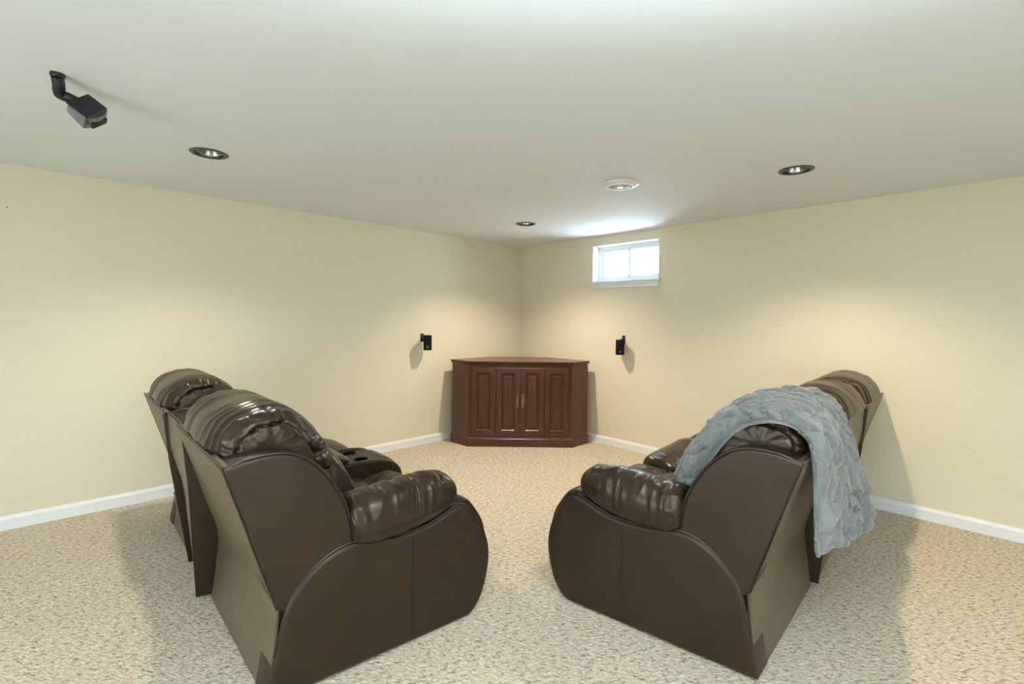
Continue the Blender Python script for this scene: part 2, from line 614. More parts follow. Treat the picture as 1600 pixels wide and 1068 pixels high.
# ------------------------------------------------------------------ speakers
def speaker_parts(t, F3, w_=0.090, h_=0.165, d_=0.11, body='black', front='cloth_black'):
    """F3: function (x right, y forward(front), z up) -> local coordinates; front face centre at y=0, body behind"""
    bm_ = bmesh.new()
    secs = []
    n_ = 14
    for k, (y_, sx, sz) in enumerate([(-d_, 0.60, 0.80), (-d_ + 0.006, 0.66, 0.86), (-d_ * 0.4, 0.9, 0.97), (-0.014, 1.0, 1.0), (-0.008, 1.0, 1.0)]):
        hw, hh = w_ / 2 * sx, h_ / 2 * sz
        r_ = 0.008
        pts = []
        for (cx, cz, a0) in ((hw - r_, hh - r_, 0), (-hw + r_, hh - r_, 90), (-hw + r_, -hh + r_, 180), (hw - r_, -hh + r_, 270)):
            for j in range(5):
                a_ = math.radians(a0 + j * 22.5)
                pts.append(F3(cx + r_ * math.cos(a_), y_, cz + r_ * math.sin(a_)))
        secs.append(pts)
    add_loft(bm_, secs, True, True)
    link('speaker_body', bm_, body, t)
    # bowed front grille
    bm_ = bmesh.new()
    nx, nz = 10, 14
    rows_ = []
    for j in range(nz + 1):
        row = []
        for i in range(nx + 1):
            u, v_ = i / nx * 2 - 1, j / nz * 2 - 1
            row.append(bm_.verts.new(F3(u * (w_ / 2 - 0.003), -0.008 + 0.016 * (1 - v_ * v_) * 1.0 + 0.004 * (1 - u * u), v_ * (h_ / 2 - 0.003))))
        rows_.append(row)
    for j in range(nz):
        for i in range(nx):
            bm_.faces.new((rows_[j][i], rows_[j][i + 1], rows_[j + 1][i + 1], rows_[j + 1][i]))
    r2 = bmesh.ops.solidify(bm_, geom=list(bm_.faces), thickness=0.004)
    link('grille', bm_, front, t, angle=50)
    return t


def wall_speaker(pw, n, along, face, label, grp, zc):
    """pw: point on the wall of the mount, n inward normal, face: front direction"""
    t = thing('wall_speaker', label, 'speaker', pw, group=grp)
    up = Vector((0, 0, 1))
    f = Vector(face).normalized()
    # tilt down a little
    xr = f.cross(up).normalized()
    upt = xr.cross(f).normalized()
    cpos = zc
    def F3(x, y_, z_):
        return cpos + xr * x + f * y_ + upt * z_
    speaker_parts(t, F3)
    # driver ring with a small bright emblem near the bottom of the front
    bm_ = bmesh.new()
    secs = []
    for (r_, y_) in ((0.024, 0.0045), (0.024, 0.008), (0.019, 0.0085), (0.017, 0.006)):
        secs.append([F3(r_ * math.cos(a_ * PI / 12), y_ + 0.004, -0.045 + r_ * math.sin(a_ * PI / 12)) for a_ in range(24)])
    add_loft(bm_, secs, True, False)
    link('driver_ring', bm_, 'black', t)
    bm_ = bmesh.new()
    add_box(bm_, (-0.010, 0.009, -0.052), (0.006, 0.0135, -0.040), 0.003, T=lambda c_: F3(c_.x, c_.y, c_.z))
    link('emblem', bm_, 'silver', t)
    # plate and arm
    bm_ = bmesh.new()
    add_box(bm_, (-0.018, 0.0, -0.045), (0.018, 0.012, 0.045), 0.004, T=lambda c_: along * c_.x + n * c_.y + up * c_.z)
    link('mounting_plate', bm_, 'black', t)
    bm_ = bmesh.new()
    back = F3(0, -0.105, 0.02)
    mid_ = n * 0.045 + up * -0.005
    pts = [tuple(n * 0.008), tuple(mid_), tuple((mid_ + back) / 2 + up * 0.004), tuple(back)]
    add_tube(bm_, smooth(pts, 5, False), 0.011, 10)
    bmesh.ops.create_uvsphere(bm_, u_segments=12, v_segments=8, radius=0.016, matrix=Matrix.Translation(mid_))
    link('bracket_arm', bm_, 'black', t)
    return t


def wpos(side, dist, z):
    return C + (DL if side == 'L' else DR) * dist + Vector((0, 0, z))


cam2 = Vector((0, 0, 0))
pl_ = wpos('L', 1.56, 1.19)
wall_speaker(pl_, DR, DL, (0.13, -1, -0.10), 'small black speaker on the left wall, left of the corner cabinet', 'small wall speakers', DR * 0.165 + DL * 0.035 + Vector((0, 0, -0.052)))
pr_ = wpos('R', 1.60, 1.195)
wall_speaker(pr_, DL, DR, (-0.10, -1, -0.10), 'small black speaker on the right wall under the window', 'small wall speakers', DL * 0.135 + DR * 0.04 + Vector((0, 0, -0.080)))

# ceiling speaker
t = thing('ceiling_speaker', 'black and grey satellite speaker on a bent bracket under the ceiling at the top left', 'speaker', (-1.843, 1.904, HC))
ray = Vector((-0.905, 1.0, 0.43)).normalized()      # sight line direction, only used to pose the tilted box
rgt = ray.cross(Vector((0, 0, 1))).normalized()
dn = -rgt.cross(ray).normalized()
ax = (rgt * 28 + dn * -22 + ray * 24.8).normalized()   # height axis
ay = (rgt * -27 + dn * -18 + ray * 14.5).normalized()  # towards the back
ay = (ay - ax * ay.dot(ax)).normalized()
az = (rgt * -2 + dn * 17 + ray * 17.3).normalized()
az = (az - ax * az.dot(ax) - ay * az.dot(ay)).normalized()
ctr = Vector((-1.825, 2.02, 2.262)) - t.location


def FC(x, y_, z_):
    return ctr + az * x - ay * y_ + ax * z_


speaker_parts(t, lambda x, y_, z_: FC(x, y_ + 0.042, z_), w_=0.066, h_=0.112, d_=0.088, body='grey_plastic', front='silver')
bm = bmesh.new()
add_box(bm, (-0.039, -0.048, -0.054), (-0.032, 0.034, 0.054), 0.003, T=lambda c_: FC(c_.x, c_.y, c_.z))
link('side_panel', bm, 'black', t)
bm = bmesh.new()
add_box(bm, (-0.008, 0.046, -0.036), (0.024, 0.0565, 0.036), 0.004, T=lambda c_: FC(c_.x, c_.y, c_.z))
link('front_slot', bm, 'cloth_black', t)
bm = bmesh.new()
add_lathe(bm, [(0.001, -0.018), (0.020, -0.017), (0.024, -0.010), (0.024, 0.0)], 20)
link('mounting_plate', bm, 'black', t)
bm = bmesh.new()
endp = FC(-0.015, -0.046, 0.0)
pts = [(0, 0, -0.012), (-0.012, 0.018, -0.035), (-0.033, 0.046, -0.059), tuple((Vector((-0.033, 0.046, -0.059)) * 0.5 + endp * 0.5)), tuple(endp)]
sp = smooth(pts, 5, False)
add_tube(bm, sp, 0.021, 12)
link('bracket_arm', bm, 'black', t)
bm = bmesh.new()
bmesh.ops.create_uvsphere(bm, u_segments=14, v_segments=10, radius=0.022, matrix=Matrix.Translation((-0.033, 0.046, -0.059)))
link('pivot', bm, 'black', t)

# ------------------------------------------------------------------ corner cabinet
cab = thing('corner_cabinet', 'cherry-stained wooden corner cabinet with four paneled doors between the two walls', 'cabinet', (0.1, 5.5, 0))
CO = cab.location.copy()


def cabprism(name, fx0, fx1, fy, wl, back, za, zb, mat, bev=0.0, prof=None):
    """plan: front edge y=fy, 45 degree sides of depth wl, then along the walls to the truncated back"""
    def plan(e):
        return [(fx0 - e * 0.41, fy - e), (fx1 + e * 0.41, fy - e), (fx1 + wl + e * 0.7, fy + wl + 0.0 - e * 0.3),
                (fx1 + wl + e * 0.5 - (back - wl - fy) * 1.0, back + 0 * e), (fx0 - wl - e * 0.5 + (back - wl - fy) * 1.0, back), (fx0 - wl - e * 0.7, fy + wl - e * 0.3)]
    bm_ = bmesh.new()
    secs_ = []
    for (z_, e_) in (prof or [(za, 0), (zb, 0)]):
        secs_.append([Vector((x, y, z_)) - CO for x, y in plan(e_)])
    add_loft(bm_, secs_, True, True)
    return link(name, bm_, mat, cab, smooth=False)


FX0, FX1, FY = -0.473, 0.672, 5.215
cabprism('plinth', FX0, FX1, FY, 0.203, 5.86, 0, 0.1, 'wood', prof=[(0.0, 0.018), (0.084, 0.018), (0.092, 0.010), (0.105, 0.004)])
cabprism('body', FX0, FX1, FY, 0.203, 5.86, 0.1, 0.90, 'wood', prof=[(0.10, 0), (0.903, 0)])
cabprism('top', FX0, FX1, FY, 0.203, 5.86, 0.9, 0.935, 'wood_top', prof=[(0.900, 0.004), (0.906, 0.014), (0.912, 0.016), (0.922, 0.026), (0.936, 0.028), (0.939, 0.024)])


def CB(x, y_, z_):
    return Vector((x, FY - y_, z_)) - CO


DZ0, DZ1 = 0.125, 0.868
dxs = [-0.440, -0.170, 0.099, 0.368, 0.638]
for i in range(4):
    x0, x1 = dxs[i] + 0.003, dxs[i + 1] - 0.003
    bm = bmesh.new()
    fw_ = 0.058
    for (a0, a1, b0, b1) in ((x0, x0 + fw_, DZ0, DZ1), (x1 - fw_, x1, DZ0, DZ1), (x0 + fw_, x1 - fw_, DZ0, DZ0 + fw_), (x0 + fw_, x1 - fw_, DZ1 - fw_, DZ1)):
        add_box(bm, (a0, 0.001, b0), (a1, 0.021, b1), 0.002, T=lambda c_: CB(c_.x, c_.y, c_.z), seg=1)
    door = link('door', bm, 'wood', cab, smooth=False)
    bm = bmesh.new()
    ix0, ix1, iz0, iz1 = x0 + fw_, x1 - fw_, DZ0 + fw_, DZ1 - fw_
    secs = []
    for (e_, d_) in ((0.0, 0.001), (0.0, 0.015), (0.005, 0.010), (0.010, 0.006), (0.032, 0.016), (0.036, 0.017)):
        secs.append([CB(x, d_, z_) for x, z_ in ((ix0 + e_, iz0 + e_), (ix1 - e_, iz0 + e_), (ix1 - e_, iz1 - e_), (ix0 + e_, iz1 - e_))])
    add_loft(bm, secs, True, True)
    link('raised_panel', bm, 'wood', door, smooth=False)
    if i in (1, 2):
        hx = x1 - 0.026 if i == 1 else x0 + 0.026
        bm = bmesh.new()
        # ornate backplate
        out_ = smooth([(0, 0.085), (0.006, 0.07), (0.003, 0.055), (0.010, 0.035), (0.006, 0.015), (0.012, 0.0), (0.006, -0.015), (0.010, -0.035), (0.003, -0.055), (0.006, -0.07), (0, -0.085)], 3, False)
        loop = out_ + [(-x, z_) for x, z_ in out_[-2:0:-1]]
        add_loft(bm, [[CB(hx + x, d_, 0.505 + z_) for x, z_ in loop] for d_ in (0.0215, 0.0245)], True, True)
        add_tube(bm, smooth([tuple(CB(hx, 0.024, 0.535)), tuple(CB(hx, 0.040, 0.528)), tuple(CB(hx, 0.043, 0.50)), tuple(CB(hx, 0.040, 0.472)), tuple(CB(hx, 0.024, 0.465))], 4, False), 0.0045, 8)
        bmesh.ops.create_uvsphere(bm, u_segments=12, v_segments=8, radius=0.009, matrix=Matrix.Translation(CB(hx, 0.034, 0.532)))
        link('pull_handle', bm, 'brass', door)
for (x0, x1) in ((FX0 + 0.002, -0.442), (0.640, FX1 - 0.002)):
    bm = bmesh.new()
    add_box(bm, (x0, 0.0005, 0.107), (x1, 0.006, 0.895), 0.001, T=lambda c_: CB(c_.x, c_.y, c_.z), seg=1)
    link('stile', bm, 'wood', cab, smooth=False)

# ------------------------------------------------------------------ recliner sofas
ARM = [(-0.862, 0.012), (-0.862, 0.012), (-0.845, 0.12), (-0.825, 0.22), (-0.802, 0.318), (-0.765, 0.388), (-0.70, 0.450), (-0.635, 0.486), (-0.58, 0.500), (-0.52, 0.500),
       (-0.38, 0.478), (-0.30, 0.477), (-0.22, 0.486), (-0.135, 0.513), (-0.07, 0.535), (-0.033, 0.532), (0.015, 0.495), (0.065, 0.420), (0.100, 0.335),
       (0.112, 0.250), (0.098, 0.155), (0.068, 0.071), (0.030, 0.022), (0.0, 0.006), (-0.02, 0.004), (-0.02, 0.004)]
WING = [(-0.832, 0.335), (-0.832, 0.335), (-0.885, 0.50), (-0.945, 0.69), (-1.008, 0.876), (-1.008, 0.876), (-0.94, 0.895), (-0.86, 0.903), (-0.785, 0.893), (-0.725, 0.860),
        (-0.662, 0.798), (-0.607, 0.712), (-0.575, 0.638), (-0.556, 0.540), (-0.556, 0.46), (-0.62, 0.40), (-0.75, 0.34), (-0.80, 0.315)]
PIL = [(-0.562, 0.60), (-0.555, 0.500), (-0.50, 0.462), (-0.40, 0.458), (-0.297, 0.466), (-0.17, 0.496), (-0.085, 0.530), (-0.052, 0.585), (-0.058, 0.640), (-0.098, 0.678),
       (-0.17, 0.696), (-0.28, 0.692), (-0.42, 0.680), (-0.53, 0.672), (-0.560, 0.655)]
HEAD = [(-1.005, 0.885), (-1.002, 0.93), (-0.970, 0.99), (-0.910, 1.034), (-0.83, 1.052), (-0.75, 1.040), (-0.675, 0.995), (-0.615, 0.930), (-0.565, 0.855), (-0.54, 0.79),
        (-0.545, 0.74), (-0.60, 0.74), (-0.70, 0.80), (-0.85, 0.84), (-0.95, 0.855)]
LUMB = [(-0.60, 0.86), (-0.535, 0.82), (-0.465, 0.73), (-0.42, 0.62), (-0.40, 0.52), (-0.42, 0.44), (-0.50, 0.41), (-0.60, 0.45), (-0.64, 0.60), (-0.64, 0.78)]
SEAT = [(-0.52, 0.44), (-0.40, 0.455), (-0.25, 0.465), (-0.15, 0.462), (-0.09, 0.448), (-0.03, 0.468), (0.05, 0.472), (0.105, 0.445), (0.125, 0.40), (0.11, 0.35), (0.03, 0.32), (-0.2, 0.31), (-0.5, 0.33)]
FOOT = [(-0.02, 0.34), (0.08, 0.355), (0.125, 0.33), (0.140, 0.24), (0.125, 0.14), (0.085, 0.07), (0.03, 0.06), (0.0, 0.10), (-0.02, 0.20)]


def fbm(x, y, z, o_=3):
    return noise.fractal(Vector((x, y, z)), 1.0, 2.0, o_, noise_basis='PERLIN_ORIGINAL')


class Sofa:
    def __init__(self, P_, ang_d, ang_e, width, label, name, seed):
        self.P = Vector(P_)
        self.d = Vector((math.cos(ang_d), math.sin(ang_d), 0))
        self.e = Vector((math.cos(ang_e), math.sin(ang_e), 0))
        self.Wd = width
        self.O = self.P + self.d * -0.4 + self.e * (width / 2)
        self.root = thing(name, label, 'sofa', self.O)
        self.seed = seed

    def W(self, s, t, z):
        return self.P + self.d * s + self.e * t + Vector((0, 0, z)) - self.O

    def slab(self, name, prof, t0, t1, r, mat, parent=None, sub=3, flip=False, bulge=0.0):
        pr = smooth(prof, sub)
        secs = []
        n_ = 5
        for k in range(n_ + 1):
            a_ = PI / 2 * k / n_
            secs.append((t0 + r * (1 - math.sin(a_)), inset(pr, r * (1 - math.cos(a_)))))
        secs = secs[::-1]
        secs.insert(0, (t0, inset(pr, r + 0.004)))
        back = [(t1 - (t - t0), p_) for t, p_ in secs[::-1]]
        allsec = secs + back
        bm_ = bmesh.new()
        add_loft(bm_, [[self.W(x, t, z) for x, z in p_] for t, p_ in allsec], True, True)
        m_ = len(allsec[0][1])
        flat = [i for i, f in enumerate(bm_.faces) if len(f.verts) > 4 or i < m_ or m_ * (len(allsec) - 2) <= i < m_ * (len(allsec) - 1)]
        o = link(name, bm_, mat, parent or self.root, angle=40)
        for i in flat:
            o.data.polygons[i].use_smooth = False
        return o

    def pipe(self, prof2, t, r, parent, sub=3, closed=False, mat='piping', name='piping'):
        pr = smooth(prof2, sub, closed)
        bm_ = bmesh.new()
        add_tube(bm_, [self.W(x, t, z) for x, z in pr], r, 8)
        return link(name, bm_, mat, parent, angle=60)

    def cushion(self, name, prof, t0, t1, mat, anchor, nt_=56, npf=84, endk=0.5, stripe=0.006, sfreq=16, gather=0.010, gn=11, lump=0.006, power=5.0, extra=None, parent=None, crease=None):
        """closed (s,z) profile swept along t with rounded, gathered ends and leather folds"""
        pr = resample(smooth(prof, 5), npf, True)
        bm_ = bmesh.new()
        verts = []
        ex_ = 2.0 / power
        sd = self.seed
        for j in range(nt_ + 1):
            q_ = j / nt_ * 2 - 1
            ph = (q_ * 0.72 + 0.28 * q_ ** 3) * PI / 2
            ph = max(-PI / 2 + 0.012, min(PI / 2 - 0.012, ph))
            sn, cs = math.sin(ph), math.cos(ph)
            v_ = math.copysign(abs(sn) ** ex_, sn)
            k = cs ** ex_
            nt__ = abs(v_) ** (power - 1)
            np__ = k ** (power - 1)
            ln = math.hypot(nt__, np__)
            nt__, np__ = math.copysign(nt__ / ln, v_), np__ / ln
            t = t0 + (t1 - t0) * (v_ + 1) / 2
            o_row = []
            for i in range(npf):
                x0, z0_ = pr[i]
                x = anchor[0] + (x0 - anchor[0]) * k
                z = anchor[1] + (z0_ - anchor[1]) * k
                xa, za = pr[i - 1]
                xb, zb = pr[(i + 1) % npf]
                nx, nz = (zb - za), -(xb - xa)
                l_ = math.hypot(nx, nz) or 1
                nx, nz = nx / l_, nz / l_
                if nx * (x0 - anchor[0]) + nz * (z0_ - anchor[1]) < 0:
                    nx, nz = -nx, -nz
                ang = i / npf * 2 * PI
                side = 1 if v_ > 0 else -1
                warp = fbm(x * 3 + sd, t * 2, z * 3) * 0.5
                st_ = fbm((t * sfreq) + warp * 1.6, x0 * 1.3 + sd, 1.7 + z0_, 2)
                st_ = 0.35 - abs(st_) * 1.7
                dsp = stripe * st_ * np__ + lump * fbm(x * 5 + sd, t * 5, z * 5, 2)
                if gather:
                    # pleats running in from the rim of each end
                    an = ang * gn / 2 + 1.5 * fbm(ang * 1.5, sd + side * 3, 0.0)
                    pl = abs(math.sin(an + 0.6 * math.sin(k * 5 + ang)))
                    win_ = math.exp(-((k - 0.80) / 0.17) ** 2) * min(1, abs(nt__) * 1.6)
                    am = max(0.0, min(1.0, 0.35 + 1.9 * fbm(ang * 2.6, side * 2 + sd, 5.5)))
                    dsp += gather * (pl ** 0.7 - 0.6) * win_ * am * 1.7
                    ck = 0.62 + 0.14 * fbm(ang * 1.3, sd + side, 8.1)
                    dsp -= gather * 1.7 * math.exp(-((k - ck) / 0.035) ** 2) * (0.35 + 0.65 * am)
                    dsp += gather * 0.5 * fbm(ang * 3, k * 6, sd, 2) * min(1, abs(nt__) * 1.5) * min(1.0, k * 1.6) ** 2
                if extra:
                    dsp += extra(x, t, z, v_, ang)
                o_row.append(self.W(x + nx * dsp * np__, t + nt__ * dsp, z + nz * dsp * np__))
            verts.append(o_row)
        add_loft(bm_, verts, True, True, capf=True)
        return link(name, bm_, mat, parent or self.root, angle=75)

    def arm_side(self, near):
        Wd = self.Wd
        f = (lambda t: t) if near else (lambda t: Wd - t)
        a0, a1 = sorted((f(0.0), f(0.155)))
        arm = self.slab('arm_panel', ARM, a0, a1, 0.016, 'leather')
        self.pipe([(-0.838, 0.17), (-0.815, 0.26), (-0.797, 0.325), (-0.76, 0.392), (-0.697, 0.452), (-0.635, 0.488), (-0.58, 0.502), (-0.52, 0.502), (-0.38, 0.480), (-0.30, 0.479), (-0.22, 0.488),
                   (-0.135, 0.515), (-0.07, 0.537), (-0.033, 0.534), (0.015, 0.497), (0.066, 0.420), (0.101, 0.335), (0.113, 0.250), (0.099, 0.155), (0.068, 0.071), (0.03, 0.024)], f(0.012), 0.0045, arm)
        # double stitched seam down the panel
        for ds in (-0.004, 0.004):
            bm_ = bmesh.new()
            add_tube(bm_, [self.W(-0.297 + ds, f(-0.0008), 0.46 - k * 0.0438) for k in range(11)], 0.0013, 6)
            link('stitched_seam', bm_, 'leather', arm)
        w0_, w1_ = sorted((f(0.010), f(0.150)))
        wing = self.slab('back_wing', WING, w0_, w1_, 0.012, 'leather')
        self.pipe([(-1.0, 0.874), (-0.94, 0.897), (-0.86, 0.905), (-0.785, 0.895), (-0.724, 0.862), (-0.660, 0.799), (-0.605, 0.712), (-0.573, 0.638), (-0.554, 0.540)], f(0.018), 0.005, wing)
        self.pipe([(-0.832, 0.340), (-0.885, 0.50), (-0.945, 0.69), (-1.006, 0.876)], f(0.014), 0.003, wing)
        # padded armrest: a stuffed roll running front to back
        bot = [(-0.566, 0.590), (-0.558, 0.520), (-0.535, 0.478), (-0.48, 0.461), (-0.40, 0.460), (-0.297, 0.468), (-0.20, 0.488), (-0.12, 0.517), (-0.075, 0.545), (-0.052, 0.590)]
        top = [(-0.566, 0.595), (-0.560, 0.645), (-0.540, 0.672), (-0.48, 0.682), (-0.40, 0.687), (-0.28, 0.694), (-0.18, 0.697), (-0.11, 0.684), (-0.07, 0.652), (-0.052, 0.595)]

        def yat(tab, x):
            for (p_, q_), (p2, q2) in zip(tab[:-1], tab[1:]):
                if x <= p2:
                    return q_ + (q2 - q_) * max(0, (x - p_) / (p2 - p_))
            return tab[-1][1]
        bot = smooth(bot, 4, False); top = smooth(top, 4, False)
        bm_ = bmesh.new()
        NS, NC = 150, 64
        rows_ = []
        for j in range(NS + 1):
            fr_ = (1 - math.cos(PI * j / NS)) / 2 * 0.6 + (j / NS) * 0.4
            x = -0.5655 + (0.5130) * fr_
            zb_, zt_ = yat(bot, x), yat(top, x)
            zc_, hh = (zb_ + zt_) / 2, max(0.004, (zt_ - zb_) / 2)
            wr = 0.104 * min(1, (hh / 0.107)) ** 0.55
            row = []
            for i in range(NC):
                a_ = 2 * PI * i / NC
                ca, sa_ = math.cos(a_), math.sin(a_)
                cx = math.copysign(abs(ca) ** 0.85, ca); cz = math.copysign(abs(sa_) ** 0.80, sa_)
                # cross folds and end pleats
                fo = fbm(x * 17 + self.seed, a_ * 0.55 if a_ < PI else (2 * PI - a_) * 0.55, 2.2, 2)
                up_ = 0.4 + 0.6 * max(0, sa_)
                ds_ = -0.0065 * abs(fo) * 2.0 * up_ + 0.004
                endw = math.exp(-((x + 0.566) / 0.07) ** 2)
                ds_ += -0.010 * endw * abs(math.sin(a_ * 4.5 + self.seed)) ** 0.7 + 0.006 * endw
                ds_ += 0.004 * fbm(x * 7, a_, self.seed, 2)
                outer_ = max(0.0, -ca)
                # seam low on the outer side
                zz = zc_ + cz * hh
                zs_ = zb_ + 0.085 - 0.03 * max(0, x + 0.3)
                ds_ -= 0.007 * math.exp(-((zz - zs_) / 0.005) ** 2) * (outer_ > 0.2)
                for xs in (-0.285, -0.297):
                    ds_ -= 0.0035 * math.exp(-((x - xs) / 0.0028) ** 2)
                rr_ = 1 + ds_ / 0.10
                row.append(self.W(x, f(0.078 + cx * wr * rr_), zc_ + cz * hh * rr_))
            rows_.append(row)
        add_loft(bm_, rows_, True, True)
        link('armrest_pad', bm_, 'leather_soft', self.root, angle=80)
        # inner padded facing at the front of the arm
        g0, g1 = sorted((f(0.03), f(0.175)))
        self.slab('arm_facing', [(-0.10, 0.50), (-0.04, 0.548), (0.01, 0.543), (0.06, 0.485), (0.108, 0.40), (0.128, 0.28), (0.118, 0.16), (0.08, 0.06), (0.0, 0.03), (-0.1, 0.1)], g0, g1, 0.02, 'leather_soft')

    def back_block(self, t0, t1, kind, nb=-0.915, fb=-0.85):
        """the upholstered shell of one seat back with its flat rear panel"""
        core = [(-0.850, 0.02), (-0.850, 0.02), (-0.822, 0.335), (-0.885, 0.55), (-0.985, 0.862), (-0.985, 0.862), (-0.93, 0.885), (-0.80, 0.885), (-0.70, 0.84), (-0.62, 0.74), (-0.57, 0.60), (-0.55, 0.35), (-0.55, 0.02), (-0.55, 0.02)]
        if kind == 'mid':
            core = [(-0.86, 0.03), (-0.86, 0.03), (-0.93, 0.55), (-0.965, 0.862), (-0.965, 0.862), (-0.93, 0.885), (-0.80, 0.885), (-0.70, 0.84), (-0.62, 0.74), (-0.57, 0.60), (-0.55, 0.35), (-0.55, 0.03), (-0.55, 0.03)]
        o = self.slab('seat_back', core, t0 + (0.03 if t0 < 0.1 else 0.004), t1 - (0.03 if t1 > self.Wd - 0.1 else 0.004), 0.012, 'leather', sub=2)
        if kind == 'end':
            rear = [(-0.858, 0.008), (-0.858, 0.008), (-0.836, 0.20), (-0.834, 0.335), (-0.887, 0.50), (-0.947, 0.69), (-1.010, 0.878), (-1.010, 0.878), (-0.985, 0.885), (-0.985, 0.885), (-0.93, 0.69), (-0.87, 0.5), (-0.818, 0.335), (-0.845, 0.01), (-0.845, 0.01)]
            pn_ = self.slab('back_panel', rear, t0 + (0.016 if t0 < 0.1 else 0), t1 - (0.016 if t1 > self.Wd - 0.1 else 0), 0.004, 'leather_back_lit', sub=3)
        else:
            # hanging flap: it stands off further at its near edge
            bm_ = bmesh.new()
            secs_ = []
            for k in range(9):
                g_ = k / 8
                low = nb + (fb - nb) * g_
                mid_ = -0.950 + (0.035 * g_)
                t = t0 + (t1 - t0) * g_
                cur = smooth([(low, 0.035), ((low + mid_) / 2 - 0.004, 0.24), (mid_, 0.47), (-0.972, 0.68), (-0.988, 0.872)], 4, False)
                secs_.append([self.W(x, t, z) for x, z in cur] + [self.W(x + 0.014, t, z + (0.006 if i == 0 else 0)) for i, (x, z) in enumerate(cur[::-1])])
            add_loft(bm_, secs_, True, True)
            pn_ = link('back_panel', bm_, 'leather_back_lit', self.root, angle=50)
        # seam cord along the top rear edge
        bm_ = bmesh.new()
        sx, sz = (-1.005, 0.884) if kind == 'end' else (-0.983, 0.884)
        add_tube(bm_, [self.W(sx, t0 + (t1 - t0) * k / 6, sz) for k in range(7)], 0.004, 8)
        link('piping', bm_, 'piping', pn_)
        if kind == 'mid':
            # side returns of the hanging middle panel
            for tt, low, top_, out_ in ((t0, nb, -0.992, 0.0), (t1, fb, -1.008, 0.028)):
                bm_ = bmesh.new()
                q_ = [(top_, 0.866), (-0.960 - out_ * 0.6, 0.60), (low - 0.006 - out_, 0.03), (low + 0.075, 0.024), (-0.880, 0.50), (-0.965, 0.858)]
                add_loft(bm_, [[self.W(x, t, z) for x, z in q_] for t in (tt - 0.004, tt + 0.004)], True, True)
                link('side_return', bm_, 'leather', pn_, smooth=False)
        return o

    def head(self, t0, t1):
        self.cushion('headrest', HEAD, t0, t1, 'leather_soft', (-0.83, 0.89), stripe=0.0085, sfreq=15, gather=0.014, gn=13, lump=0.006, power=4.5, nt_=110, npf=170)

    def lumbar(self, t0, t1):
        self.cushion('back_cushion', LUMB, t0, t1, 'leather_soft', (-0.55, 0.62), endk=0.7, stripe=0.006, sfreq=12, gather=0.006, lump=0.008, power=6)

    def seat(self, t0, t1, dz=0.0):
        def ex(x, t, z, v_, ang):
            c_ = 0.0
            if z > 0.4:
                c_ = -0.010 * math.exp(-((x + 0.10) / 0.02) ** 2) + 0.011 * fbm(x * 8, t * 13 + self.seed, 0, 2)
                c_ += 0.010 * math.cos((t - (t0 + t1) / 2) * 5)
            return c_
        prof = [(x, z + (dz * max(0, min(1, (x + 0.5) / 0.35)) if z > 0.39 else 0)) for x, z in SEAT]
        self.cushion('seat_cushion', prof, t0, t1, 'leather_soft', (-0.2, 0.38), endk=0.72, stripe=0.003, sfreq=9, gather=0.006, lump=0.008, power=7, extra=ex)
        self.cushion('footrest', FOOT, t0 + 0.01, t1 - 0.01, 'leather_soft', (0.04, 0.2), endk=0.8, stripe=0.003, sfreq=9, gather=0.004, lump=0.004, power=8, nt_=36, npf=60)

    def frame(self, t0, t1):
        self.slab('seat_base', [(-0.54, 0.03), (-0.54, 0.03), (-0.54, 0.33), (-0.54, 0.33), (-0.02, 0.33), (-0.02, 0.33), (-0.02, 0.03), (-0.02, 0.03)], t0, t1, 0.005, 'leather', sub=1)


